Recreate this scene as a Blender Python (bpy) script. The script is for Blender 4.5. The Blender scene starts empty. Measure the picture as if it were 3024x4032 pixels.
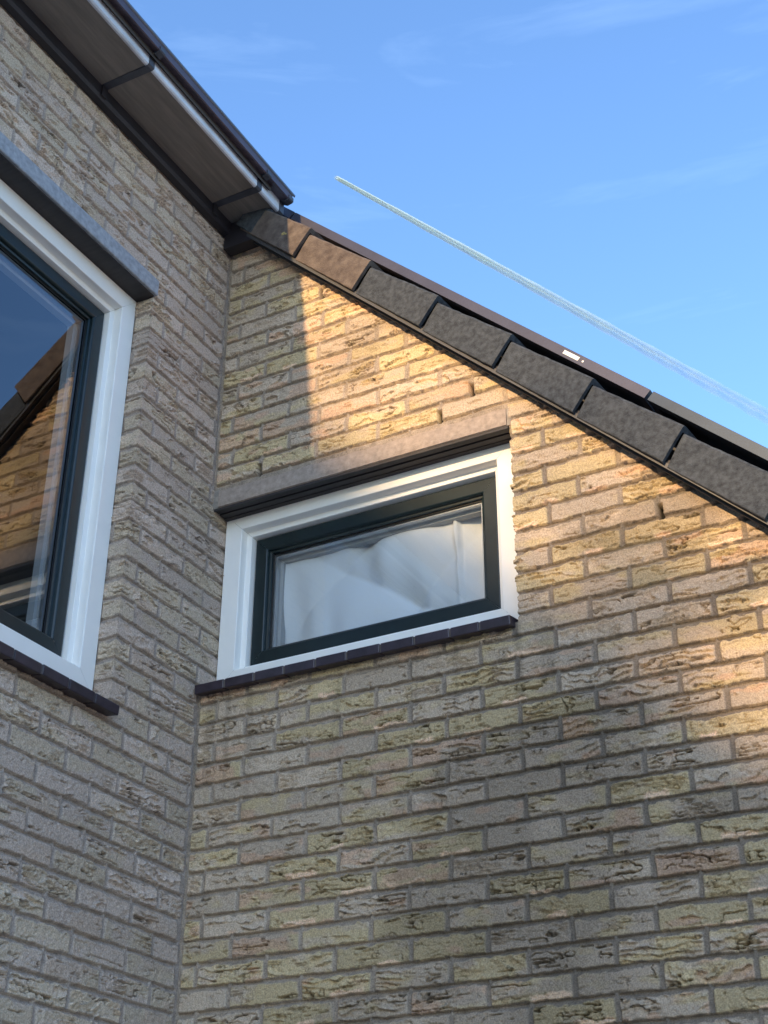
import bpy, math, random
import numpy as np
R = math.radians
sc = bpy.context.scene
# ------------------------------------------------------------------ camera
cd = bpy.data.cameras.new("camera"); cam = bpy.data.objects.new("camera", cd)
sc.collection.objects.link(cam); sc.camera = cam
cd.sensor_fit = 'HORIZONTAL'; cd.sensor_width = 36.0; cd.lens = 36.0*5653.14/3024.0
cd.clip_start = 0.05; cd.clip_end = 40000
CAM = np.array([2.36602877, -3.19956002, -1.55917115])
RM = np.array([[0.87881218, -0.414676, 0.23607829], [0.47715513, 0.76008815, -0.44112242], [0.00348257, 0.50030972, 0.86583951]])
from mathutils import Matrix, Vector
m4 = Matrix.Identity(4)
for i in range(3):
    m4[i][0] = RM[i, 0]; m4[i][1] = RM[i, 2]; m4[i][2] = -RM[i, 1]; m4[i][3] = CAM[i]
cam.matrix_world = m4
# ------------------------------------------------------------------ sky, sun, exposure
EL = R(15.0); AZX = 0.030            # light travels (AZX, 1, -tan EL)
w = bpy.data.worlds.new("World"); sc.world = w; w.use_nodes = True
nt = w.node_tree; nt.nodes.clear()
def N_(t, kind, **kw):
    n = t.nodes.new(kind)
    for k, v in kw.items():
        if k.startswith('i_'):
            n.inputs[k[2:].replace('_', ' ')].default_value = v
        else: setattr(n, k, v)
    return n
sky = N_(nt, 'ShaderNodeTexSky', sky_type='NISHITA', sun_disc=False, sun_elevation=EL, sun_rotation=math.pi)
sky.air_density = 1.0; sky.dust_density = 0.6; sky.ozone_density = 2.2
hs = N_(nt, 'ShaderNodeHueSaturation'); hs.inputs['Saturation'].default_value = 1.0
tint = N_(nt, 'ShaderNodeMixRGB', blend_type='MULTIPLY'); tint.inputs[0].default_value = 1.0; tint.inputs[2].default_value = (.675, .81, .97, 1)
tc = N_(nt, 'ShaderNodeTexCoord'); mp = N_(nt, 'ShaderNodeMapping')
mp.inputs['Rotation'].default_value = (0.3, 0.2, 0.5); mp.inputs['Scale'].default_value = (2.0, 3.5, 16)
cn = N_(nt, 'ShaderNodeTexNoise'); cn.inputs['Scale'].default_value = 2.0; cn.inputs['Detail'].default_value = 8; cn.inputs['Roughness'].default_value = .55; cn.inputs['Distortion'].default_value = .6
cr = N_(nt, 'ShaderNodeValToRGB'); cr.color_ramp.elements[0].position = .56; cr.color_ramp.elements[1].position = .85
cr.color_ramp.elements[0].color = (0, 0, 0, 1); cr.color_ramp.elements[1].color = (.045, .045, .045, 1)
mx = N_(nt, 'ShaderNodeMixRGB'); mx.inputs[2].default_value = (6.5, 8.5, 10.5, 1)
bg = N_(nt, 'ShaderNodeBackground'); bg.inputs['Strength'].default_value = 0.15
wo = N_(nt, 'ShaderNodeOutputWorld')
l = nt.links.new
l(sky.outputs[0], hs.inputs['Color']); l(hs.outputs[0], tint.inputs[1]); l(tint.outputs[0], mx.inputs[1])
l(tc.outputs['Generated'], mp.inputs[0]); l(mp.outputs[0], cn.inputs['Vector']); l(cn.outputs['Fac'], cr.inputs[0]); l(cr.outputs[0], mx.inputs[0])
l(mx.outputs[0], bg.inputs['Color']); l(bg.outputs[0], wo.inputs[0])
sd = bpy.data.lights.new("sun", 'SUN'); so = bpy.data.objects.new("sun", sd); sc.collection.objects.link(so)
sd.energy = 2.0; sd.angle = R(0.6); sd.color = (.93, .63, .32)
so.rotation_euler = Vector((AZX, 1.0, -math.tan(EL))).to_track_quat('-Z', 'Y').to_euler()
sc.view_settings.view_transform = 'Standard'; sc.view_settings.look = 'None'; sc.view_settings.gamma = 1
sc.view_settings.exposure = 1.72
sc.cycles.use_denoising = True
sc.cycles.max_bounces = 6; sc.cycles.transparent_max_bounces = 12

# ------------------------------------------------------------------ helpers
def link(o): sc.collection.objects.link(o); return o
def tag(o, label=None, cat=None, group=None, kind=None):
    if label: o['label'] = label
    if cat: o['category'] = cat
    if group: o['group'] = group
    if kind: o['kind'] = kind
    return o
def empty(name, loc=(0, 0, 0)):
    o = bpy.data.objects.new(name, None); o.location = loc; o.empty_display_size = .1; return link(o)
def meshobj(name, verts, faces, mat, parent=None, smooth=False, bevel=0):
    me = bpy.data.meshes.new(name); me.from_pydata([tuple(map(float, v)) for v in verts], [], faces); me.validate(); me.update()
    if mat: me.materials.append(mat)
    o = link(bpy.data.objects.new(name, me))
    if smooth:
        for p in me.polygons: p.use_smooth = True
    if bevel:
        b = o.modifiers.new('bevel', 'BEVEL'); b.width = bevel; b.segments = 2; b.limit_method = 'ANGLE'
    if parent:
        o.parent = parent
        if parent.location.length: o.matrix_parent_inverse = Matrix.Translation(-parent.location)
    return o
class MB:
    def __init__(s): s.v = []; s.f = []
    def box(s, x0, x1, y0, y1, z0, z1):
        b = len(s.v)
        s.v += [(x0, y0, z0), (x1, y0, z0), (x1, y1, z0), (x0, y1, z0), (x0, y0, z1), (x1, y0, z1), (x1, y1, z1), (x0, y1, z1)]
        s.f += [tuple(b+i for i in q) for q in ((0, 3, 2, 1), (4, 5, 6, 7), (0, 1, 5, 4), (1, 2, 6, 5), (2, 3, 7, 6), (3, 0, 4, 7))]
        return s
    def prism(s, poly, a0, a1, fn):
        """poly: 2D points, extruded between a0 and a1; fn(p, q, a) -> xyz"""
        b = len(s.v); n = len(poly)
        s.v += [fn(p, q, a0) for p, q in poly] + [fn(p, q, a1) for p, q in poly]
        s.f += [tuple(range(b, b+n)), tuple(range(b+2*n-1, b+n-1, -1))]
        s.f += [(b+i, b+n+i, b+n+(i+1) % n, b+(i+1) % n) for i in range(n)]
        return s
    def build(s, name, mat, parent=None, **k):
        o = meshobj(name, s.v, s.f, mat, parent, **k)
        import bmesh
        bm = bmesh.new(); bm.from_mesh(o.data); bmesh.ops.recalc_face_normals(bm, faces=bm.faces); bm.to_mesh(o.data); bm.free()
        return o

def mat(name, col, rough=.6, metal=0., nscale=0, namt=.15, bump=0., bscale=200, spec=.5, col2=None, stretch=None):
    m = bpy.data.materials.new(name); m.use_nodes = True; t = m.node_tree; b = t.nodes['Principled BSDF']
    b.inputs['Roughness'].default_value = rough; b.inputs['Metallic'].default_value = metal
    b.inputs['Specular IOR Level'].default_value = spec
    c = (*col, 1)
    tcn = N_(t, 'ShaderNodeTexCoord'); mpn = N_(t, 'ShaderNodeMapping'); t.links.new(tcn.outputs['Object'], mpn.inputs[0])
    if stretch: mpn.inputs['Scale'].default_value = stretch
    if nscale:
        n = N_(t, 'ShaderNodeTexNoise'); n.inputs['Scale'].default_value = nscale; n.inputs['Detail'].default_value = 6; n.inputs['Roughness'].default_value = .6
        t.links.new(mpn.outputs[0], n.inputs['Vector'])
        r = N_(t, 'ShaderNodeValToRGB'); r.color_ramp.elements[0].position = .3; r.color_ramp.elements[1].position = .72
        d = col2 or tuple(min(1, x*(1+namt)) for x in col)
        r.color_ramp.elements[0].color = (*[x*(1-namt) for x in col], 1); r.color_ramp.elements[1].color = (*d, 1)
        t.links.new(n.outputs['Fac'], r.inputs[0]); t.links.new(r.outputs[0], b.inputs['Base Color'])
    else: b.inputs['Base Color'].default_value = c
    if bump:
        n2 = N_(t, 'ShaderNodeTexNoise'); n2.inputs['Scale'].default_value = bscale; n2.inputs['Detail'].default_value = 5
        t.links.new(mpn.outputs[0], n2.inputs['Vector'])
        bp = N_(t, 'ShaderNodeBump'); bp.inputs['Strength'].default_value = bump; bp.inputs['Distance'].default_value = .002
        t.links.new(n2.outputs['Fac'], bp.inputs['Height']); t.links.new(bp.outputs[0], b.inputs['Normal'])
    return m
def mat_brick():
    m = bpy.data.materials.new('brickwork'); m.use_nodes = True; t = m.node_tree; b = t.nodes['Principled BSDF']
    b.inputs['Roughness'].default_value = .92; b.inputs['Specular IOR Level'].default_value = .25
    a = N_(t, 'ShaderNodeVertexColor', layer_name='clay')
    tcn = N_(t, 'ShaderNodeTexCoord')
    n = N_(t, 'ShaderNodeTexNoise'); n.inputs['Scale'].default_value = 260; n.inputs['Detail'].default_value = 4
    r = N_(t, 'ShaderNodeValToRGB'); r.color_ramp.elements[0].position = .28; r.color_ramp.elements[1].position = .72
    r.color_ramp.elements[0].color = (.62, .62, .62, 1); r.color_ramp.elements[1].color = (1.26, 1.26, 1.26, 1)
    mm = N_(t, 'ShaderNodeMixRGB', blend_type='MULTIPLY'); mm.inputs[0].default_value = 1
    t.links.new(tcn.outputs['Object'], n.inputs['Vector']); t.links.new(n.outputs['Fac'], r.inputs[0])
    t.links.new(a.outputs[0], mm.inputs[1]); t.links.new(r.outputs[0], mm.inputs[2]); t.links.new(mm.outputs[0], b.inputs['Base Color'])
    n2 = N_(t, 'ShaderNodeTexNoise'); n2.inputs['Scale'].default_value = 330; n2.inputs['Detail'].default_value = 5
    t.links.new(tcn.outputs['Object'], n2.inputs['Vector'])
    bp = N_(t, 'ShaderNodeBump'); bp.inputs['Strength'].default_value = .8; bp.inputs['Distance'].default_value = .002
    t.links.new(n2.outputs['Fac'], bp.inputs['Height']); t.links.new(bp.outputs[0], b.inputs['Normal'])
    return m
M = {}
M['brick'] = mat_brick()
M['white'] = mat('white_frame', (.88, .86, .815), .35, nscale=9, namt=.03, bump=.05, bscale=400)
M['sash'] = mat('dark_green_sash', (.0055, .015, .017), .35, nscale=30, namt=.2, bump=.04)
M['innerwhite'] = mat('inner_frame_grey', (.30, .31, .32), .5)
M['gasket'] = mat('black_gasket', (.008, .008, .009), .5)
M['spacer'] = mat('aluminium_spacer', (.45, .47, .5), .35, .8)
M['tile'] = mat('concrete_tile', (.030, .036, .044), .9, nscale=60, namt=.45, bump=.9, bscale=260, col2=(.070, .080, .092))
M['oldtile'] = mat('weathered_tile', (.105, .075, .062), .9, nscale=30, namt=.4, bump=.9, bscale=260, col2=(.16, .125, .10))
M['sill'] = mat('glazed_sill_tile', (.034, .024, .034), .38, nscale=20, namt=.4, bump=.08)
M['bed'] = mat('bed_mortar', (.30, .26, .22), .95, nscale=60, namt=.3, bump=.6)
M['joint'] = mat('sill_mortar', (.12, .10, .09), .95)
M['concrete'] = mat('concrete_lintel', (.30, .31, .33), .9, nscale=60, namt=.25, bump=.5, bscale=250)
M['darkwood'] = mat('dark_painted_wood', (.030, .025, .026), .6, nscale=14, namt=.3, stretch=(1, 6, 1))
M['soffit'] = mat('soffit_board', (.20, .175, .150), .55, nscale=9, namt=.25, stretch=(6, .5, 6))
M['trim'] = mat('dark_trim', (.018, .016, .022), .5, nscale=12, namt=.3)
M['fascia'] = mat('grey_blue_fascia', (.62, .64, .68), .55, nscale=25, namt=.2, stretch=(1, .4, 1), bump=.1)
M['gutter'] = mat('brown_gutter', (.075, .058, .075), .45, nscale=10, namt=.25)
M['zinc'] = mat('gutter_lip', (.16, .18, .21), .4, .5)
M['panel'] = mat('anodised_frame', (.052, .052, .075), .42, .3, nscale=7, namt=.15)
M['panel2'] = mat('anodised_frame_blue', (.030, .045, .065), .42, .3, nscale=7, namt=.15)
M['cells'] = mat('panel_back', (.02, .022, .03), .4)
M['label'] = mat('label_white', (.75, .74, .70), .5)
M['ink'] = mat('label_ink', (.08, .08, .08), .6)
M['roofing'] = mat('roof_field', (.06, .05, .045), .9, nscale=6, namt=.3)
M['dark'] = mat('room_dark', (.05, .05, .055), .9)
M['edge'] = mat('aluminium_drip', (.07, .07, .075), .5, .3)
M['moss'] = mat('moss', (.35, .27, .10), .9, nscale=200, namt=.4)
M['paving'] = mat('paving', (.40, .35, .30), .9, nscale=3, namt=.2)
M['leaf'] = mat('dapple_leaves', (.09, .06, .02), .8, nscale=5, namt=.4)
M['bark'] = mat('bark', (.08, .06, .045), .9)
M['render'] = mat('pale_render', (.30, .27, .23), .9, nscale=2, namt=.1)
def mat_glass(R0=.2):
    m = bpy.data.materials.new('window_glass'); m.use_nodes = True; t = m.node_tree; t.nodes.clear()
    o = N_(t, 'ShaderNodeOutputMaterial'); mix = N_(t, 'ShaderNodeMixShader'); tr = N_(t, 'ShaderNodeBsdfTransparent'); gl = N_(t, 'ShaderNodeBsdfGlossy')
    tr.inputs[0].default_value = (.96, .98, .98, 1); gl.inputs['Roughness'].default_value = .004; gl.inputs['Color'].default_value = (.92, .96, 1, 1)
    lw = N_(t, 'ShaderNodeLayerWeight'); lw.inputs[0].default_value = .5
    pw = N_(t, 'ShaderNodeMath', operation='POWER'); pw.inputs[1].default_value = 4
    mr = N_(t, 'ShaderNodeMapRange'); mr.inputs[3].default_value = R0; mr.inputs[4].default_value = 1
    t.links.new(lw.outputs['Facing'], pw.inputs[0]); t.links.new(pw.outputs[0], mr.inputs[0])
    t.links.new(mr.outputs[0], mix.inputs[0]); t.links.new(tr.outputs[0], mix.inputs[1]); t.links.new(gl.outputs[0], mix.inputs[2]); t.links.new(mix.outputs[0], o.inputs[0])
    return m
M['glass'] = mat_glass(.155); M['glass2'] = mat_glass(.08)
def mat_cloth():
    m = bpy.data.materials.new('curtain_cloth'); m.use_nodes = True; t = m.node_tree; t.nodes.clear()
    o = N_(t, 'ShaderNodeOutputMaterial'); mix = N_(t, 'ShaderNodeMixShader'); mix.inputs[0].default_value = .25
    d = N_(t, 'ShaderNodeBsdfDiffuse'); tl = N_(t, 'ShaderNodeBsdfTranslucent')
    tcn = N_(t, 'ShaderNodeTexCoord'); wv = N_(t, 'ShaderNodeTexWave', wave_type='BANDS', bands_direction='Z'); wv.inputs['Scale'].default_value = 90; wv.inputs['Distortion'].default_value = 1.5
    r = N_(t, 'ShaderNodeValToRGB'); r.color_ramp.elements[0].color = (.78, .80, .82, 1); r.color_ramp.elements[1].color = (.88, .89, .90, 1)
    t.links.new(tcn.outputs['Object'], wv.inputs['Vector']); t.links.new(wv.outputs['Fac'], r.inputs[0])
    for q in (d, tl): t.links.new(r.outputs[0], q.inputs[0])
    t.links.new(d.outputs[0], mix.inputs[1]); t.links.new(tl.outputs[0], mix.inputs[2]); t.links.new(mix.outputs[0], o.inputs[0])
    return m
M['cloth'] = mat_cloth()

# ------------------------------------------------------------------ brickwork height field
rs = np.random.RandomState(11)
TAB = rs.rand(8, 256, 256)
def vn(x, y, s=0):
    ix = np.floor(x).astype(np.int64); iy = np.floor(y).astype(np.int64); fx = x-ix; fy = y-iy
    fx = fx*fx*fx*(fx*(fx*6-15)+10); fy = fy*fy*fy*(fy*(fy*6-15)+10)
    T = TAB[s % 8]; sh = 37*(s//8)
    a = T[(ix+sh) & 255, iy & 255]; b = T[(ix+1+sh) & 255, iy & 255]; c = T[(ix+sh) & 255, (iy+1) & 255]; d = T[(ix+1+sh) & 255, (iy+1) & 255]
    return (a+(b-a)*fx)*(1-fy)+(c+(d-c)*fx)*fy
def fb(x, y, s=0, o=4, g=.5):
    r = 0; a = 1; t = 0
    for i in range(o):
        r = r+a*(vn(x*2**i+17.3*i, y*2**i+9.1*i, s+i)-.5); t += a*.5; a *= g
    return r/t
def rnd(a, b, s=0):
    return TAB[s % 8][(np.asarray(a).astype(np.int64)*7+13*s+64) & 255, (np.asarray(b).astype(np.int64)*11+5*s+128) & 255]
def sst(a, b, x):
    t = np.clip((x-a)/(b-a), 0, 1); return t*t*(3-2*t)
H = .0625; MOD = .2129
WEEPS = [(.167, 13), (.806, 13), (.9123, 14), (.3799, 23), (1.4443, 5)]
def brickfield(u, v, side, detail=True):
    """side 0: gable wall (u=x), side 1: long wall (u=-y)"""
    S = side*3
    if side == 1: gu = -u
    else: gu = u
    cfade = sst(.0, .03, np.abs(u))                       # keep the inside corner tidy
    wu = u+.0028*fb(gu*26, v*26, 1+S, 3); wv = v+.0024*fb(gu*22, v*40, 2+S, 3)*cfade+.0016*fb(gu*3, v*3, 5+S, 2)
    k = np.floor(wv/H)
    ev = (k.astype(np.int64) & 1) == 0
    off = np.where(ev, .0607, .0607+MOD/2) if side == 0 else np.where(ev, .0084, .1148)
    jit = (rnd(k, k*3, 1+S)-.5)*.010
    t = (wu-off-jit)/MOD; j = np.floor(t)
    lo = (rnd(j, k, 2+S)-.5)*.010; hi = (rnd(j+1, k, 2+S)-.5)*.010
    a = (t-j)*MOD-lo; bq = (1-(t-j))*MOD+hi
    jn = j
    if side == 0:                                          # a header squeezed into one course
        e = wu-.281; sp = (k == -1) & (np.abs(e) < .11)
        a = np.where(sp & (e > 0) & (e < a), e, a); bq = np.where(sp & (e <= 0) & (-e < bq), -e, bq)
        jn = np.where((k == -1) & (e > 0), j+31, j)
    hw = .0052+.0016*rnd(j, k, 4+S)
    du = np.minimum(a, bq)-hw
    # inside corner joint
    cj = np.where(u < .09, np.minimum(du, np.where(u > -.02, u-.007, -.01)), du)
    if side == 1: cj = np.where((v > .09) & (v < .795), du, cj)   # the long wall runs on into the window recess
    du = cj
    bo = (rnd(jn, k, 5+S)-.5)*.003
    lv = wv-k*H-bo
    r_ = 0.5
    rag = .0030*fb(gu*17, k*3.3+r_, 7+S, 2)*cfade+.0046*fb(gu*60, v*10+k*7.7, 6+S, 3)*cfade
    dv = np.minimum(lv+rag, .0505-lv+rag*1.3)
    cr = .006
    dd = np.where((du < cr) & (dv < cr), cr-np.hypot(cr-np.minimum(du, cr), cr-np.minimum(dv, cr)), np.minimum(du, dv))
    prof = sst(-.0012, .0026, dd)
    if side == 0: prof = np.where((k == 12) & (u < 1.026) & (v > .784), 0, prof)
    # creased faces of hand moulded brick
    r1 = rnd(jn, k, 7+S); r2 = rnd(jn, k, 8+S); r3 = rnd(jn, k, 9+S); r4 = rnd(jn, k, 10+S)
    ox = r1*57; oy = r2*91
    sg = np.where(r2 > .28, -1.0, 1.0)                     # most folds lip downwards
    arch = (r3-.5)*14*np.abs(a-.1)                         # folds sag or rise inside one brick
    sw = sg*lv*(24+38*r4)+arch*.7+1.45*fb(gu*8+ox, v*15+oy, 12+S, 2)+.42*fb(gu*34+oy, v*60+ox, 3+S, 2)+.16*fb(gu*120, v*160, 9+S, 2)+ox
    f = sw-np.floor(sw)
    fold = f**2.0*(1-sst(.955, 1.0, f))
    mk = sst(0, .34, fb(gu*15+ox, v*30+oy, 13+S, 2)*1.2+(r3-.50)*1.0)
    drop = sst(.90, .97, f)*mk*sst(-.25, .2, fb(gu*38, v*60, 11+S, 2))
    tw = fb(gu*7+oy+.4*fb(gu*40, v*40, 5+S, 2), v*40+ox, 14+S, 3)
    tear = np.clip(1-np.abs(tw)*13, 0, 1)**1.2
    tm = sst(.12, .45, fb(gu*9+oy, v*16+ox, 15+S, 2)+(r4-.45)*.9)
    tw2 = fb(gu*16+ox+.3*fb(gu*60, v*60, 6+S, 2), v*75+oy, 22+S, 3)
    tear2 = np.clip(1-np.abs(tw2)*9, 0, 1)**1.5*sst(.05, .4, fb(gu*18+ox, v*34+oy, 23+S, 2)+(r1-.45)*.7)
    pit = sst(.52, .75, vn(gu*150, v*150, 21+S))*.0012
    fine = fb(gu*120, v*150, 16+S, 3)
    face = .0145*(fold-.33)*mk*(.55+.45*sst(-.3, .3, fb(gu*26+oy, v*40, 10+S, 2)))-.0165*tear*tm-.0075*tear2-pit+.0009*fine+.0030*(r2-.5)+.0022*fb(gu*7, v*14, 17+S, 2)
    crease_shade = np.clip(drop*.8+tear*tm+.55*tear2, 0, 1)
    tilt = (r1-.5)*.05*(lv-.025)
    edge_in = sst(0, .012, dd)
    mort = -.0045-.0075*sst(.0515, .0605, lv)*(du > -.002)+.0014*fb(gu*90, v*90, 18+S, 3)+.0020*fb(gu*5, v*5, 19+S, 2)
    if side == 1: mort = mort+.0008
    h = mort*(1-prof)+prof*(face*(.35+.65*edge_in)+tilt+.0004)
    # colour of the clay (albedo)
    n3 = fb(gu*10+ox, v*24+oy, 20+S, 3); n4 = fb(gu*2.1, v*2.1, 22+S, 3)
    grey = np.array([.425, .365, .30]); yel = np.array([.455, .385, .25]); pin = np.array([.49, .35, .26]); mor = np.array([.285, .25, .215])
    if side == 1: yel = np.array([.48, .41, .315]); pin = np.array([.49, .40, .32]); grey = np.array([.49, .415, .35]); mor = np.array([.335, .29, .25])
    wy = sst(-.25, .35, n3+(r1-.5)*1.4)[..., None]
    col = grey*(1-wy)+yel*wy
    up = sst(-.2, 1.2, v) if side == 0 else 0*v
    wp = (sst(.25, .5, fb(gu*12+oy, v*30, 23+S, 2)+(r2-.72)*1.6+.16*up)*.75)[..., None]
    col = col*(1-wp)+pin*wp
    col = col*(1+.24*(r3-.5)+.12*n4)[..., None]
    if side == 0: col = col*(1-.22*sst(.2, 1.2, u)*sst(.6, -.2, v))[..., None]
    col = col*(1-.74*crease_shade*prof)[..., None]                 # shade of folds and cracks painted into the clay colour
    # bare pale strip along the lower arris of some bricks
    c0 = .03+.09*r4; c1 = c0+.05+.08*r2
    st = (r1 > ((.86-.12*sst(.3, 1.2, u)) if side == 0 else 1.1))*sst(0, .01, a-c0)*sst(0, .012, c1-a)*sst(0, .005, (.009+.010*r3+.007*fb(gu*40, v*3, 24+S, 2))-lv)*prof
    st = (st*.9)[..., None]
    col = col*(1-st)+np.array([.66, .50, .38])*st
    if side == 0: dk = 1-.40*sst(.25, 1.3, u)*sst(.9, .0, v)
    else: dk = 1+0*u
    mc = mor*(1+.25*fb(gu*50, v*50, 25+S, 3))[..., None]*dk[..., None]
    grime = (sst(.05, .5, fb(gu*3.1, v*3.1, 26+S, 3))*sst(.5, 1.4, u))[..., None] if side == 0 else 0
    mc = mc*(1-.25*grime)
    pw = prof[..., None]
    col = mc*(1-pw)+col*pw
    if side == 0:
        # soot: broad dark clouds low on the right, thin runs below the sill ends and lintel
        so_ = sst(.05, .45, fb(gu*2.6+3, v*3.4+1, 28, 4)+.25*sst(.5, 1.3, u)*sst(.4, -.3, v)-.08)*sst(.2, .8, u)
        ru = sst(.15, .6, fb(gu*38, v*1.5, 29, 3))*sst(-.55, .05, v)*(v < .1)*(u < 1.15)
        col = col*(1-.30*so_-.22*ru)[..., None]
        # damp grey run around the right weep hole
        g = np.exp(-(((u-1.42)/.17)**2+((v-.17)/.22)**2))*sst(-.2, .4, fb(gu*8, v*14, 27, 3))
        col = col*(1-(.42*g)[..., None])+np.array([.12, .135, .12])*(.42*g)[..., None]
        for wx, wk in WEEPS:
            s = (np.abs(u-wx) < .0075) & (v > wk*H-.0115) & (v < wk*H+.037)
            h = np.where(s, -.035, h); col = np.where(s[..., None], np.array([.012, .012, .012]), col)
    return h, np.clip(col*(np.array([1.25, 1.135, 1.01]) if side == 0 else np.array([1.13, 1.04, .985])), .01, .9)
def gridobj(name, P, col, keep, parent):
    nv, nu, _ = P.shape
    me = bpy.data.meshes.new(name)
    idx = np.arange(nv*nu).reshape(nv, nu)
    q = np.stack([idx[:-1, :-1], idx[:-1, 1:], idx[1:, 1:], idx[1:, :-1]], -1)
    kf = keep[:-1, :-1] & keep[1:, :-1] & keep[:-1, 1:] & keep[1:, 1:]
    q = q[kf]
    me.vertices.add(nv*nu); me.vertices.foreach_set('co', P.reshape(-1).astype(np.float32))
    me.loops.add(q.size); me.loops.foreach_set('vertex_index', q.reshape(-1).astype(np.int32))
    me.polygons.add(len(q)); me.polygons.foreach_set('loop_start', (np.arange(len(q))*4).astype(np.int32))
    me.polygons.foreach_set('use_smooth', np.ones(len(q), bool))
    ca = me.color_attributes.new('clay', 'FLOAT_COLOR', 'POINT')
    c4 = np.ones((nv*nu, 4), np.float32); c4[:, :3] = col.reshape(-1, 3); ca.data.foreach_set('color', c4.reshape(-1))
    me.update(calc_edges=True); me.materials.append(M['brick'])
    o = link(bpy.data.objects.new(name, me)); o.parent = parent
    return o
def join_grids(name, grids, parent):
    """several height field patches welded into one mesh object"""
    Ps, Cs, Qs, n = [], [], [], 0
    for P, col, keep, flip in grids:
        nv, nu, _ = P.shape
        idx = np.arange(nv*nu).reshape(nv, nu)+n
        q = np.stack([idx[:-1, :-1], idx[:-1, 1:], idx[1:, 1:], idx[1:, :-1]], -1)
        kf = keep[:-1, :-1] & keep[1:, :-1] & keep[:-1, 1:] & keep[1:, 1:]
        q = q[kf]
        if flip: q = q[:, ::-1]
        Ps.append(P.reshape(-1, 3)); Cs.append(col.reshape(-1, 3)); Qs.append(q); n += nv*nu
    P = np.concatenate(Ps); C = np.concatenate(Cs); q = np.concatenate(Qs)
    me = bpy.data.meshes.new(name)
    me.vertices.add(len(P)); me.vertices.foreach_set('co', P.reshape(-1).astype(np.float32))
    me.loops.add(q.size); me.loops.foreach_set('vertex_index', q.reshape(-1).astype(np.int32))
    me.polygons.add(len(q)); me.polygons.foreach_set('loop_start', (np.arange(len(q))*4).astype(np.int32))
    me.polygons.foreach_set('use_smooth', np.ones(len(q), bool))
    ca = me.color_attributes.new('clay', 'FLOAT_COLOR', 'POINT')
    c4 = np.ones((len(P), 4), np.float32); c4[:, :3] = C; ca.data.foreach_set('color', c4.reshape(-1))
    me.update(calc_edges=True); me.materials.append(M['brick'])
    o = link(bpy.data.objects.new(name, me)); o.parent = parent
    return o
def ax(a, b, st): return np.linspace(a, b, max(2, int(round(abs(b-a)/st))+1))
def roofline(x): return 1.885-.978*x
ST = .0021; CO = .0065
ZB = -1.25; GZ = -3.15
def flat(side, u0, u1, v0, v1, st, clip=True):
    u, v = np.meshgrid(ax(u0, u1, st), ax(v0, v1, st))
    h, c = brickfield(u, v, side)
    if side == 0: P = np.stack([u, -h, v], -1); keep = (v < roofline(u)) if clip else np.ones_like(u, bool)
    else: P = np.stack([h, -u, v], -1); keep = np.ones_like(u, bool)
    return P, c, keep, side == 1
X0 = 1.028; U0 = .395
RZ0, RZ1 = .100, .7855; LZ0, LZ1 = -.085, 1.312
def steps(*pts):
    out = []
    for a, b in zip(pts[:-1], pts[1:]): out.append(ax(a, b, ST)[:-1])
    return np.concatenate(out+[[pts[-1]]])
def wz(v, z0, z1): return sst(z0-.004, z0+.006, v)*(1-sst(z1-.006, z1+.004, v))
def gable_front():
    u, v = np.meshgrid(steps(-.012, 0, X0, 1.978), steps(ZB, RZ0, RZ1, 1.90))
    h, c = brickfield(u, v, 0)
    h = np.where((np.abs(u-X0) < .02) & (v > RZ0) & (v < RZ1), np.clip(h, -.0065, .006), h)
    ph = (1-sst(-.009, .009, u-X0))*wz(v, RZ0, RZ1)*math.pi/2*(u > X0-.001)
    P = np.stack([u-np.sin(ph)*h, -np.cos(ph)*h, v], -1)
    e = 1e-6
    hole = (u < X0-e) & (v > RZ0+e) & (v < RZ1-e)
    keep = (v < roofline(u)) & ~hole
    # faces that only touch the hole along its rim stay out too
    return P, c, keep, False
def gable_return():
    a, v = np.meshgrid(ax(-.10, 0, ST), steps(RZ0, RZ1))
    h, c = brickfield(X0+np.abs(a), v, 0); h = np.clip(h, -.0065, .006)
    ph = (1-sst(-.009, .009, a))*wz(v, RZ0, RZ1)*math.pi/2
    return np.stack([X0-np.sin(ph)*h, -a-np.cos(ph)*h, v], -1), c, np.ones_like(a, bool), False
def side_front():
    u, v = np.meshgrid(steps(-.10, 0, U0, 1.36), steps(ZB, LZ0, .10, .79, LZ1, 1.370, LT))
    h, c = brickfield(u, v, 1)
    h = np.where((np.abs(u-U0) < .02) & (v > LZ0) & (v < LZ1), np.clip(h, -.0075, .006), h)
    ph = (1-sst(-.009, .009, U0-u))*wz(v, LZ0, LZ1)*math.pi/2*(u < U0+.001)
    P = np.stack([np.cos(ph)*h, -u-np.sin(ph)*h, v], -1)
    e = 1e-6
    hole = (u > U0+e) & (v > LZ0+e) & (v < 1.370-e)
    keep = ~hole & ((u > -.013) | ((v > .10-e) & (v < .79+e)))
    return P, c, keep, True
def side_return():
    a, v = np.meshgrid(ax(-.11, 0, ST), steps(LZ0, LZ1))
    h, c = brickfield(U0-np.abs(a), v, 1); h = np.clip(h, -.0075, .006)
    ph = (1-sst(-.009, .009, a))*wz(v, LZ0, LZ1)*math.pi/2
    return np.stack([a+np.cos(ph)*h, -U0-np.sin(ph)*h, v], -1), c, np.ones_like(a, bool), False
LT = 1.83

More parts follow.
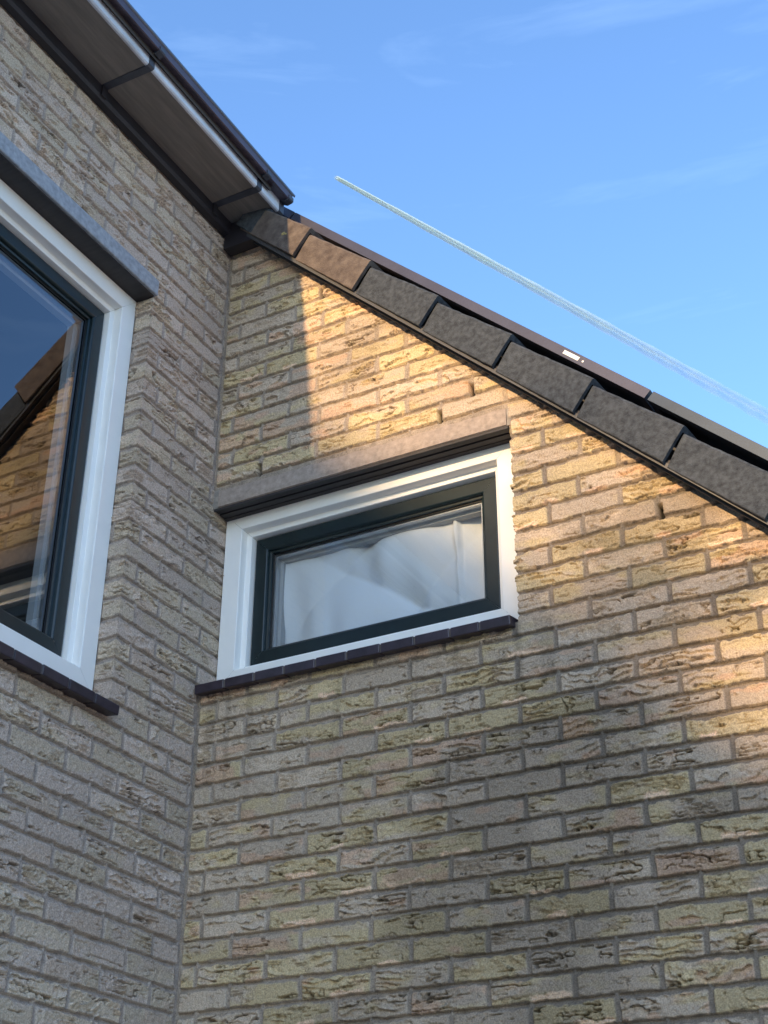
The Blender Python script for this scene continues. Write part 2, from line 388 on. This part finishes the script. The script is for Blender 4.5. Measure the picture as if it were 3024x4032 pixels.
house = tag(empty('brick_house', (0, 0, GZ)), 'pale yellow-grey brick house corner with two white framed windows under a tiled verge', 'house')
def hp(o):
    o.parent = house; o.matrix_parent_inverse = Matrix.Translation((0, 0, -GZ)); return o
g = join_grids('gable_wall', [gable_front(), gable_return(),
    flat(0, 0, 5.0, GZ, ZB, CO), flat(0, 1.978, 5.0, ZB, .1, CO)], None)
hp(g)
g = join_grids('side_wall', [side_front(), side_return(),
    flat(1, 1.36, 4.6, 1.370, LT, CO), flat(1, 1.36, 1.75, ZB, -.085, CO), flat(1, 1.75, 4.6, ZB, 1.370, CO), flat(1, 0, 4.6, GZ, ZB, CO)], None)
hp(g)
# outer end wall and body of the house behind the two faces (cavity side)
b = MB()
b.box(-6, -.16, -4.6, -4.55, GZ, 1.86); b.box(-.16, -.014, -4.61, -4.598, GZ, 1.86)
b.build('end_wall', M['render'], None); hp(bpy.context.scene.objects['end_wall'])
b = MB()       # inner leaf with real openings
b.box(-.24, -.13, -4.5, -1.75, GZ, 1.85); b.box(-.24, -.13, -1.75, -.36, GZ, -.10); b.box(-.24, -.13, -1.75, -.36, 1.33, 1.85); b.box(-.24, -.13, -.36, .02, GZ, 1.85)

b.build('inner_leaf', M['render'], None); hp(bpy.context.scene.objects['inner_leaf'])

# ------------------------------------------------------------------ windows
def window(name, mapf, W, Hh, parent, profile, sashp, gl_off, gl_d, label, glass):
    """mapf(a, b, d): a along width, b up, d into the wall"""
    root = empty(name); root.parent = parent; root.matrix_parent_inverse = Matrix.Translation(-parent.location); root['label'] = label
    def ring(nm, pts, m_, W=W, Hh=Hh, bev=0):
        # four mitred lengths, the hairline mitre left open
        V = []; Fc = []; e = .00035
        for side in range(4):
            b0 = len(V)
            for (o, d) in pts:
                if side == 0: A, B = (o+e, o), (W-o-e, o)
                elif side == 1: A, B = (W-o, o+e), (W-o, Hh-o-e)
                elif side == 2: A, B = (W-o-e, Hh-o), (o+e, Hh-o)
                else: A, B = (o, Hh-o-e), (o, o+e)
                V.append(mapf(A[0], A[1], d)); V.append(mapf(B[0], B[1], d))
            for i in range(len(pts)-1):
                Fc.append((b0+2*i, b0+2*i+1, b0+2*i+3, b0+2*i+2))
        o_ = meshobj(nm, V, Fc, m_, None); o_.parent = root
        import bmesh
        bm = bmesh.new(); bm.from_mesh(o_.data); bmesh.ops.recalc_face_normals(bm, faces=bm.faces); bm.to_mesh(o_.data); bm.free()
        return o_
    ring('frame', profile, M['white'])
    ring('sash', sashp, M['sash'])
    g0 = gl_off
    ring('gasket', [(g0-.010, gl_d-.012), (g0-.006, gl_d-.010), (g0-.004, gl_d-.004), (g0+.001, gl_d-.003)], M['gasket'])
    ring('spacer_bar', [(g0+.0005, gl_d+.0025), (g0+.0065, gl_d+.0025), (g0+.0065, gl_d+.016)], M['spacer'])
    ring('inner_frame', [(g0-.004, gl_d+.019), (g0+.004, gl_d+.019), (g0+.006, gl_d+.026), (g0+.015, gl_d+.028), (g0+.017, gl_d+.05)], M['innerwhite'])
    a0, a1, b0, b1 = g0-.008, W-g0+.008, g0-.008, Hh-g0+.008
    o_ = meshobj('pane', [mapf(a0, b0, gl_d), mapf(a1, b0, gl_d), mapf(a1, b1, gl_d), mapf(a0, b1, gl_d)], [(0, 1, 2, 3)], glass); o_.parent = root
    return root
PROF = [(0, .045), (0, .001), (.001, 0), (.0595, 0), (.0615, .0012), (.0622, .004), (.0634, .0285), (.0644, .0298), (.0790, .0312), (.0806, .0326), (.0825, .050), (.0860, .085)]
SASH = [(.0850, .090), (.0866, .060), (.0870, .0500), (.0885, .0478), (.0905, .047), (.1275, .047), (.1300, .0482), (.1325, .052), (.1335, .060), (.1400, .0615), (.1412, .066)]
GY = .0725
RW_W, RW_H, RW_Z, RW_Y = 1.010, .610, .127, .078
wr = window('awning_window', lambda a, b_, d: (.003+a, RW_Y+d, RW_Z+b_), RW_W, RW_H, house, PROF, SASH, .1435, .074, 'low wide white framed window with dark green sash and pale curtain', M['glass2'])
LW_W, LW_H, LW_Z = 1.33, 1.349, -.046
wl = window('casement_window', lambda a, b_, d: (-.064-d, -.396-a, LW_Z+b_), LW_W, LW_H, house, PROF, SASH, .1435, .074, 'tall white framed window in the side wall reflecting the gable and sky', M['glass'])
# lintels
b = MB(); r2 = np.random.RandomState(3)
LX = np.linspace(.022, 1.021, 90); zt = [.7835+.0012*math.sin(i*.9)+.0016*r2.rand() for i in range(90)]; V = []; Fc = []
rows = [(.0735, .7265), (.0035, .7265), (-.0015, .7285), (-.0030, .742), (-.0025, .760), (-.0015, None), (.03, None)]
for i, x in enumerate(LX):
    for (y, z) in rows: V.append((x, y+(.0012*r2.rand() if y < .01 else 0), zt[i] if z is None else z))
n = len(rows)
for i in range(len(LX)-1):
    for k in range(n-1): Fc.append((i*n+k, (i+1)*n+k, (i+1)*n+k+1, i*n+k+1))
Fc += [tuple(range(n)), tuple(range((len(LX)-1)*n+n-1, (len(LX)-1)*n-1, -1))]
M['bandstone'] = mat('lintel_band', (.345, .275, .225), .9, nscale=55, namt=.25, bump=.6, bscale=260)
o = meshobj('lintel', V, Fc, M['bandstone'], None, smooth=False); hp(o); LIN = o
b = MB(); b.box(-.011, .0218, .004, .06, .7268, .795); q_ = b.build('lintel_bed', M['bed'], None); q_.parent = LIN
b = MB(); b.box(1.0212, 1.034, .0035, .06, .7268, .797); q_ = b.build('lintel_bed', M['bed'], None); q_.parent = LIN
b = MB()
b.box(.004, 1.024, .006, .030, .7215, .7264); b.box(.004, 1.024, .036, .058, .7195, .7264); b.box(.004, 1.024, .060, .0775, .7175, .7264)
b.box(.004, 1.022, .0045, .008, .7185, .7264)
o = b.build('lintel_underside_profile', M['darkwood'], o); o.parent = bpy.context.scene.objects['lintel']; 
b = MB()
prof = [(-.065, 1.308), (.010, 1.307), (.0125, 1.310), (.0125, 1.362), (.010, 1.368), (-.03, 1.369)]
b.prism(prof, -.386, -1.80, lambda p, q, a: (p, a, q))
o = b.build('lintel', M['concrete'], None, bevel=.0015); hp(o)
lo = b = MB(); b.box(-.0665, .002, -1.79, -.392, 1.3035, 1.3068)
s = b.build('lintel_underside_board', M['darkwood'], None); s.parent = o
# sills: rows of glazed tiles
def sill(name, pts, jf, parent):
    root = empty(name); root.parent = parent; root.matrix_parent_inverse = Matrix.Translation(-parent.location)
    rr = random.Random(5)
    for (a0, a1) in pts:
        dz = rr.uniform(-.0008, .0008); dy = rr.uniform(-.001, .001)
        bb = MB(); pr = [(-.036+dy, .108+dz), (.075, .128+dz), (.075, .096), (-.004, .084), (-.034+dy, .0795+dz)]
        bb.prism(pr, a0+.002, a1-.002, jf); s = bb.build('sill_tile', M['sill'], None, bevel=.003); s.parent = root
    bb = MB(); pr = [(-.033, .1055), (.07, .1245), (.07, .098), (-.003, .087), (-.031, .0825)]
    bb.prism(pr, pts[0][0]+.004, pts[-1][1]-.004, jf); s = bb.build('sill_mortar', M['joint'], None); s.parent = root
    return root
xs = [.006, .118, .228, .335, .385, .437, .548, .662, .776, .890, 1.021]
xs = [.006, .112, .215, .316, .420, .522, .628, .734, .842, .930, 1.021]
sill('window_sill', [(xs[i], xs[i+1]) for i in range(len(xs)-1)], lambda p, q, a: (a, p, q), house)
ys = [.398+.104*i for i in range(14)]
sill('window_sill', [(-ys[i+1], -ys[i]) for i in range(13)][::-1], lambda p, q, a: (-p+.004, a, q-.203), house)

# curtain behind the low window
def curtain():
    nx, nz = 150, 90; V = []; Fc = []
    for j in range(nz):
        for i in range(nx):
            s = i/(nx-1); t = j/(nz-1); x = .06+.90*s; z = .13+.575*t
            tri = lambda q: abs((q % 1)-.5)*2
            d = .008*math.sin(5.2*(s+t*.45)+.8)+.040*tri(2.1*(s-.62*t)+.15)**2*math.exp(-((s-.50)/.35)**2)+.036*tri(1.7*(s+.95*t)+.35)**3*math.exp(-((s-.55)/.3)**2)
            d += .0035*math.sin(29*(s-.35*t)+1+3*t*t)+.0012*math.sin(60*s+9*t)+.003*math.sin(9*t+4*s)+.0055*math.sin(44*s+1.5*t)*(1-.5*t)
            d += -.016*math.exp(-((s-.785-.010*math.sin(6*t))/.006)**2)+.008*(s > .79)
            sag = .05*math.exp(-((s-.60)/.22)**2)*max(0, t-.55)/.45+.0*t            # top edge droops in the middle
            V.append((x, .178+d+.03*abs(s-.5), z-sag))
    for j in range(nz-1):
        for i in range(nx-1): a = j*nx+i; Fc.append((a, a+1, a+nx+1, a+nx))
    o = meshobj('curtain', V, Fc, M['cloth'], None, smooth=True)
    return tag(o, 'pale grey cloth curtain hanging in loose folds behind the low wide window', 'curtain')
curtain()
b = MB(); b.box(-2.4, -2.3, -4.4, .0, -.9, 1.84); b.box(-2.4, -.24, -4.4, .0, -.95, -.9); b.box(-2.4, -.24, -4.4, .0, 1.80, 1.84); b.box(-2.4, -.24, -.02, .0, -.9, 1.8)
b.build('room_lining', M['dark'], None); hp(bpy.context.scene.objects['room_lining'])
b = MB(); b.box(-.02, 1.06, .9, .95, -.4, .83); b.box(-.02, 1.06, .17, .95, -.45, -.4); b.box(-.05, -.02, .17, .95, -.4, .83); b.box(1.06, 1.09, .17, .95, -.4, .83); b.box(-.05, 1.06, .15, .95, .83, .85); b.box(-.02, 1.06, .150, .156, .739, .83); b.box(-.02, 1.06, .150, .156, -.4, .125)
b.build('back_room_lining', M['dark'], None); hp(bpy.context.scene.objects['back_room_lining'])

# ------------------------------------------------------------------ eaves of the side wall
eav = empty('eaves'); hp(eav)
def ep(o): o.parent = eav; return o
YF = -.006; YN = -4.7
yj = [-.155, -.770, -1.385, -2.0, -2.615, -3.23, -3.845]
ys_ = [YF]+yj+[YN]
for i in range(len(ys_)-1):
    b = MB(); b.box(.026, .199, ys_[i+1]+.012, ys_[i]-.012, 1.8615+.0004*(i % 2), 1.875); ep(b.build('soffit_board', M['soffit'], None))
b = MB(); b.prism([(.0, 1.808), (.022, 1.812), (.030, 1.822), (.030, 1.8605), (.0, 1.8605)], YF, YN, lambda p, q, a: (p, a, q)); ep(b.build('wall_moulding', M['trim'], None))
b = MB(); b.prism([(.199, 1.8585), (.2065, 1.8585), (.212, 1.863), (.212, 1.9115), (.199, 1.9115)], YF, YN, lambda p, q, a: (p, a, q)); ep(b.build('fascia', M['fascia'], None, bevel=.001))
b = MB(); b.prism([(.199, 1.9120), (.246, 1.9010), (.250, 1.903), (.250, 1.940), (.244, 1.944), (.199, 1.944)], YF+.004, YN, lambda p, q, a: (p, a, q)); ep(b.build('gutter_rim', M['gutter'], None))
b = MB(); b.prism([(.2505, 1.931), (.2545, 1.934), (.2550, 1.940), (.2515, 1.944)], YF+.014, YN, lambda p, q, a: (p, a, q)); ep(b.build('gutter_lip', M['zinc'], None))
M['clip'] = mat('joint_strip', (.055, .06, .075), .5, nscale=20, namt=.3)
for y in [YF-.008]+yj:
    pr = [(.028, 1.8605), (.199, 1.8570), (.207, 1.8560), (.2145, 1.861), (.2155, 1.905), (.225, 1.898), (.232, 1.8945), (.250, 1.8985), (.2540, 1.902), (.2540, 1.918), (.246, 1.915), (.212, 1.911), (.212, 1.864), (.2, 1.8615), (.028, 1.8640)]
    b = MB(); b.prism(pr, y+.013, y-.013, lambda p, q, a: (p, a, q)); ep(b.build('joint_strip', M['clip'], None))
for y in yj:      # drip tail of each strip on the wall moulding
    b = MB(); b.box(.0301, .036, y-.012, y+.012, 1.818, 1.8602); ep(b.build('strip_tail', M['trim'], None))

# ------------------------------------------------------------------ roof
roof = empty('roof'); hp(roof)
def rp(o): o.parent = roof; return o
def slope_box(x0, x1, y0, y1, off, th):
    """box lying on the 45 degree plane z=c-.978x, off above it measured upright"""
    V = []
    for o_ in (off, off+th):
        for (x, y) in ((x0, y0), (x1, y0), (x1, y1), (x0, y1)): V.append((x, y, 1.885-.978*x+o_))
    return V, [(0, 3, 2, 1), (4, 5, 6, 7), (0, 1, 5, 4), (1, 2, 6, 5), (2, 3, 7, 6), (3, 0, 4, 7)]
V, F_ = slope_box(-4, 5, .004, 7, .02, .06); rp(meshobj('roof_deck', V, F_, M['roofing'], None))
V, F_ = slope_box(-4, .225, -4.7, -.10, .22, .05); rp(meshobj('front_roof_deck', V, F_, M['roofing'], None))
V, F_ = slope_box(.06, 5, -.050, .012, -.012, .030); rp(meshobj('verge_board', V, F_, M['darkwood'], None))
V, F_ = slope_box(.10, 5, -.0325, -.0285, -.021, .0085); rp(meshobj('drip_edge', V, F_, M['edge'], None))
V, F_ = slope_box(.10, 5, -.0530, -.0505, -.016, .020); rp(meshobj('drip_edge', V, F_, M['edge'], None))
b = MB(); b.box(.004, .198, -.052, -.007, 1.75, 1.858); rp(b.build('filler_board', M['trim'], None))
rr = random.Random(8)
for i in range(-1, 11):
    bx = .302+.2365*i; bz = 1.891-.986*bx
    px = bx-.2365; pz = bz+.2332
    # flap outline in x,z: bottom upper end, bottom lower end, top lower end, top upper end
    jx = rr.uniform(-.002, .002); j2 = rr.uniform(-.002, .002)
    BL = (px+.006, pz-.012); BR = (bx+jx, bz+j2); TR = (bx+.070+jx, bz+.094+j2); TL = (px+.062, pz+.078)
    if i == -1: BL = (.135, 1.757); TL = (.20, 1.850)
    nseg = 14; V = []; Fc = []
    for k in range(nseg+1):
        t = k/nseg; yo = -.0560-.013*t          # lower end stands proud of the next tile
        e = lambda: rr.uniform(-.0009, .0009)
        b0 = (BL[0]+(BR[0]-BL[0])*t, BL[1]+(BR[1]-BL[1])*t+e()); t0 = (TL[0]+(TR[0]-TL[0])*t, TL[1]+(TR[1]-TL[1])*t+e()*1.5)
        dx, dz = (t0[0]-b0[0]), (t0[1]-b0[1])
        loop = [(b0[0], yo+.013, b0[1]), (b0[0], yo+.002, b0[1]), (b0[0]+dx*.02, yo, b0[1]+dz*.02), (b0[0]+dx*.5, yo-.0012, b0[1]+dz*.5), (b0[0]+dx*.93, yo, b0[1]+dz*.93),
                (b0[0]+dx*.985, yo+.004, b0[1]+dz*.985), (t0[0], yo+.012, t0[1]), (t0[0]+.012, yo+.16, t0[1]+.004), (t0[0]-.004, yo+.16, t0[1]-.012), (b0[0]+dx*.86, yo+.013, b0[1]+dz*.86)]
        V += loop
    n = 10
    for k in range(nseg):
        for q in range(n): Fc.append((k*n+q, k*n+(q+1) % n, (k+1)*n+(q+1) % n, (k+1)*n+q))
    Fc += [tuple(range(n))[::-1], tuple(nseg*n+q for q in range(n))]
    b = MB(); b.v = V; b.f = Fc
    o = b.build('verge_tile', M['oldtile'] if i in (0, 1) else M['tile'], None); rp(o)
b = MB()
for q in range(9):
    a = rr.uniform(-.008, .008); c = rr.uniform(-.008, .008)
    b.box(.262+a, .270+a, -.066-.002*rr.random(), -.056, 1.698+c, 1.704+c)
rp(b.build('moss_tuft', M['moss'], None, bevel=.001))
# far verge and back slope to close the volume
V, F_ = slope_box(-4, 5, 6.9, 7.0, -.6, .6); rp(meshobj('far_verge', V, F_, M['trim'], None))

# ------------------------------------------------------------------ solar panels
PT0, PSL = 1.208+.948*.962, .962
def panel(x0, x1, label, y0=.032, fm=None):
    fm = fm or M['panel']
    root = tag(empty('solar_panel', (x0, y0, PT0-PSL*x0)), label, 'solar panel', 'solar panels along the roof verge')
    nx, nz = PSL/math.hypot(1, PSL), 1/math.hypot(1, PSL)
    th = .030
    def P(x, y, d): return (x-nx*d, y, PT0-PSL*x-nz*d)
    def bar(nm, xa, xb, ya, yb, d0, d1, m_):
        V = [P(x, y, d) for d in (d1, d0) for (x, y) in ((xa, ya), (xb, ya), (xb, yb), (xa, yb))]
        o = meshobj(nm, V, [(0, 3, 2, 1), (4, 5, 6, 7), (0, 1, 5, 4), (1, 2, 6, 5), (2, 3, 7, 6), (3, 0, 4, 7)], m_, None, bevel=.0008)
        o.parent = root; o.matrix_parent_inverse = Matrix.Translation(-root.location); return o
    W = 1.02
    bar('frame_rail', x0, x1, y0, y0+.030, 0, th, fm)
    bar('frame_rail', x0, x1, y0+W-.03, y0+W, 0, th, fm)
    bar('frame_rail', x0, x0+.022, y0+.0302, y0+W-.0302, 0, th, fm)
    bar('frame_rail', x1-.022, x1, y0+.0302, y0+W-.0302, 0, th, fm)
    bar('glass_laminate', x0+.0222, x1-.0222, y0+.0302, y0+W-.0302, .002, .008, M['cells'])
    return root, P
p1, _ = panel(-.975, .238, 'uppermost dark framed solar panel partly hidden behind the eaves gutter')
p2, P2 = panel(.244, 1.444, 'long dark framed solar panel with a white label on its edge')
p3, _ = panel(1.452, 2.665, 'lowest bluish dark framed solar panel at the right edge of the photo', fm=M['panel2'])
def onpanel(nm, x0, x1, d0, d1, y, m_, parent, lab=None):
    V = [P2(x0, y, d1), P2(x1, y, d1), P2(x1, y, d0), P2(x0, y, d0)]; V += [(a, b_+.0006, c) for a, b_, c in V]
    o = meshobj(nm, V, [(0, 1, 2, 3), (0, 4, 5, 1), (1, 5, 6, 2), (2, 6, 7, 3), (3, 7, 4, 0)], m_, None); o.parent = parent
    if parent is p2: o.matrix_parent_inverse = Matrix.Translation(-p2.location)
    else: o.matrix_parent_inverse = Matrix.Translation(-p2.location)
    return o
lb = onpanel('label_sticker', 1.209, 1.253, .0085, .0205, .0312, M['label'], p2)
for k in range(2):
    x = 1.2125
    while x < 1.249:
        wd = rr.choice([.0012, .002, .003]); V = [P2(x, .0309, .0125+.0045*k), P2(x+wd, .0309, .0125+.0045*k), P2(x+wd, .0309, .0112+.0045*k), P2(x, .0309, .0112+.0045*k)]
        o = meshobj('label_print', V, [(0, 1, 2, 3)], M['ink'], None); o.parent = lb; o.matrix_parent_inverse = Matrix.Translation(-p2.location)
        x += wd+rr.choice([.0012, .0022])
V = [];
cx, _, cz = P2(1.2655, 0, .0155)
for k in range(10): V.append((cx+.0035*math.cos(k*math.pi/5), .0308, cz+.0035*math.sin(k*math.pi/5)))
o = meshobj('screw_head', V, [tuple(range(10))], M['label'], None); o.parent = p2; o.matrix_parent_inverse = Matrix.Translation(-p2.location)
# mounting rails under the panels
b = MB()
for y in (.22, .82):
    V = []
    b0 = len(b.v)
    for d in (.070, .031):
        for (x, yy) in ((-1, y), (2.7, y), (2.7, y+.04), (-1, y+.04)): b.v.append((x-.69*d, yy, PT0-PSL*x-.72*d))
    b.f += [tuple(b0+i for i in q) for q in ((0, 3, 2, 1), (4, 5, 6, 7), (0, 1, 5, 4), (1, 2, 6, 5), (2, 3, 7, 6), (3, 0, 4, 7))]
rp(b.build('mounting_rail', M['trim'], None))

# ------------------------------------------------------------------ ground and the neighbouring house whose roof shades the wall
V = [(-300, -300, GZ), (300, -300, GZ), (300, 300, GZ), (-300, 300, GZ)]
tag(meshobj('ground', V, [(0, 1, 2, 3)], M['paving'], None), kind='structure')
D = 24.0; tz = D*math.tan(EL); tx = -AZX*D
nb = tag(empty('neighbour_house', (0, -D-4, GZ)), 'neighbouring house with a steep roof behind the viewer', 'house')
cN = 1.30+tz                                  # roof line z = cN - (x - tx)
def npart(o): o.parent = nb; o.matrix_parent_inverse = Matrix.Translation((0, D+4, -GZ)); return o
xr, xe = tx-5.0, tx+6.2
b = MB(); b.prism([(xr-6, GZ), (xe-.5, GZ), (xe-.5, cN-(xe-tx)+.2), (xr, cN-(xr-tx)-.3), (xr-6, cN-(xr-tx)-6.3)], -D-8, -D-.4, lambda p, q, a: (p, a, q)); npart(b.build('wall', M['render'], None))
b = MB(); b.prism([(xr, cN-(xr-tx)), (xe, cN-(xe-tx)), (xe-.1, cN-(xe-tx)-.15), (xr, cN-(xr-tx)-.25), (xr-6.3, cN-(xr-tx)-6.45), (xr-6.4, cN-(xr-tx)-6.3)], -D-8.3, -D, lambda p, q, a: (p, a, q)); npart(b.build('roof', M['roofing'], None))

# ------------------------------------------------------------------ unseen tree added behind the viewer: leaves and twigs dapple the sunlight
def added_dapple_tree():
    TY = -15.0; cx, cz = 1.12+AZX*TY, .30-TY*math.tan(EL)
    root = tag(empty('added_dapple_tree', (cx, TY, GZ)), 'unseen slender tree added behind the viewer to dapple the sunlight', 'tree')
    rt = random.Random(4); V = []; Fc = []
    def limb(p, q, r0, r1, n=5):
        d = Vector(q)-Vector(p); a = d.orthogonal().normalized(); c = d.cross(a).normalized(); b0 = len(V)
        for (o, r) in ((p, r0), (q, r1)):
            for k in range(n):
                th = 2*math.pi*k/n; V.append(tuple(Vector(o)+a*r*math.cos(th)+c*r*math.sin(th)))
        for k in range(n): Fc.append((b0+k, b0+(k+1) % n, b0+n+(k+1) % n, b0+n+k))
    base = Vector((cx, TY, GZ)); top = Vector((cx+.1, TY, cz-.2))
    limb(base, base.lerp(top, .5), .07, .05, 8); limb(base.lerp(top, .5), top, .05, .03, 8)
    def grow(p, d, ln, r, lev):
        q = p+d*ln; limb(p, q, r, r*.7, 4)
        if lev == 0: return
        for k in range(4 if lev > 1 else 5):
            nd = (d+Vector((rt.uniform(-.8, .8), rt.uniform(-.8, .8), rt.uniform(-.5, .6)))).normalized()
            grow(p.lerp(q, rt.uniform(.35, 1)), nd, ln*rt.uniform(.55, .85), r*.66, lev-1)
    for k in range(7):
        an = k*.9; grow(base.lerp(top, .86+.02*k), Vector((math.cos(an)*.75, math.sin(an)*.4, rt.uniform(.1, .8))).normalized(), rt.uniform(.28, .42), .020, 4)
    LV = []; LF = []  # leaf cloud added and shaped to dim part of the sunlit wall
    for k in range(430):
        while True:
            a, b_, c = rt.gauss(0, .42), rt.uniform(-.3, .3), rt.gauss(0, .42)
            if a*a+c*c < .9: break
        p = Vector((cx-.12+.62*a+.25*c, TY+b_, cz+.12-.20*a+.48*c)); sz = rt.uniform(.014, .034)
        u_ = Vector((rt.uniform(-1, 1), rt.uniform(-1, 1), rt.uniform(-1, 1))).normalized(); w_ = u_.orthogonal().normalized()
        b0 = len(LV); LV += [tuple(p-u_*sz), tuple(p+w_*sz*.6), tuple(p+u_*sz), tuple(p-w_*sz*.6)]; LF.append((b0, b0+1, b0+2, b0+3))
    o = meshobj('crown', LV, LF, M['leaf'], None); o.parent = root; o.matrix_parent_inverse = Matrix.Translation(-root.location)
    o = meshobj('trunk', V, Fc, M['bark'], None); o.parent = root; o.matrix_parent_inverse = Matrix.Translation(-root.location)
added_dapple_tree()
# ------------------------------------------------------------------ contrail
def contrail():
    A = np.array([-0.37993907, 0.62276576, 0.68396572]); B = np.array([-0.15805442, 0.8275581, 0.53867094])
    Z = 900.
    a = CAM+A*(Z/A[2]); b_ = CAM+B*(Z/B[2]); d = b_-a; L = np.linalg.norm(d); d /= L
    side = np.cross(d, [0, 0, 1]); side /= np.linalg.norm(side); up = np.cross(side, d)
    n = 240; V = []; Fc = []; ks = 18; c4 = []
    for strand, (off, rw, t1) in enumerate([(-1., .55, 1.0), (1., .45, 1.0)]):
        base = len(V)
        for i in range(n):
            t = i/(n-1)*1.35; wd = (2.3+8.0*t**.9)
            c = a+d*L*t+side*(off*wd*.42)
            r = wd*rw*(1+.07*math.sin(47*t+strand)+.05*math.sin(113*t))
            if i == 0: r = .1
            for k in range(ks):
                ang = 2*math.pi*k/ks; V.append(tuple(c+side*r*math.cos(ang)+up*r*math.sin(ang)))
        for i in range(n-1):
            for k in range(ks): Fc.append((base+i*ks+k, base+i*ks+(k+1) % ks, base+(i+1)*ks+(k+1) % ks, base+(i+1)*ks+k))
    m = bpy.data.materials.new('ice_trail'); m.use_nodes = True; t = m.node_tree; t.nodes.clear()
    o = N_(t, 'ShaderNodeOutputMaterial'); mix = N_(t, 'ShaderNodeMixShader'); tr = N_(t, 'ShaderNodeBsdfTransparent'); df = N_(t, 'ShaderNodeBsdfDiffuse'); df.inputs[0].default_value = (.78, .97, .99, 1)
    lw = N_(t, 'ShaderNodeLayerWeight'); lw.inputs[0].default_value = .5
    inv = N_(t, 'ShaderNodeMath', operation='SUBTRACT'); inv.inputs[0].default_value = 1
    pw = N_(t, 'ShaderNodeMath', operation='POWER'); pw.inputs[1].default_value = 1.1
    ml = N_(t, 'ShaderNodeMath', operation='MULTIPLY'); ml2 = N_(t, 'ShaderNodeMath', operation='MULTIPLY')
    tcn = N_(t, 'ShaderNodeTexCoord'); ns = N_(t, 'ShaderNodeTexNoise'); ns.inputs['Scale'].default_value = .02; ns.inputs['Detail'].default_value = 4
    nr = N_(t, 'ShaderNodeMapRange'); nr.inputs[1].default_value = .3; nr.inputs[2].default_value = .7; nr.inputs[3].default_value = .8; nr.inputs[4].default_value = 1.0; t.links.new(ns.outputs['Fac'], nr.inputs[0])
    sx = N_(t, 'ShaderNodeVectorMath', operation='DISTANCE'); sx.inputs[1].default_value = tuple(a)
    mr = N_(t, 'ShaderNodeMapRange'); mr.inputs[1].default_value = 0; mr.inputs[2].default_value = L*1.05; mr.inputs[3].default_value = .85; mr.inputs[4].default_value = .24
    t.links.new(lw.outputs['Facing'], inv.inputs[1]); t.links.new(inv.outputs[0], pw.inputs[0]); t.links.new(pw.outputs[0], ml.inputs[0])
    t.links.new(tcn.outputs['Object'], ns.inputs['Vector']); t.links.new(nr.outputs[0], ml.inputs[1])
    t.links.new(tcn.outputs['Object'], sx.inputs[0]); t.links.new(sx.outputs['Value'], mr.inputs[0]); t.links.new(ml.outputs[0], ml2.inputs[0]); t.links.new(mr.outputs[0], ml2.inputs[1])
    tp = N_(t, 'ShaderNodeMapRange', interpolation_type='SMOOTHSTEP'); tp.inputs[1].default_value = 0; tp.inputs[2].default_value = L*.012
    ml3 = N_(t, 'ShaderNodeMath', operation='MULTIPLY')
    t.links.new(sx.outputs['Value'], tp.inputs[0]); t.links.new(ml2.outputs[0], ml3.inputs[0]); t.links.new(tp.outputs[0], ml3.inputs[1])
    t.links.new(ml3.outputs[0], mix.inputs[0]); t.links.new(tr.outputs[0], mix.inputs[1]); t.links.new(df.outputs[0], mix.inputs[2]); t.links.new(mix.outputs[0], o.inputs[0])
    ob = meshobj('contrail', V, Fc, m, None, smooth=True)
    tag(ob, 'thin white aircraft contrail crossing the blue sky above the roof', 'contrail')
contrail()
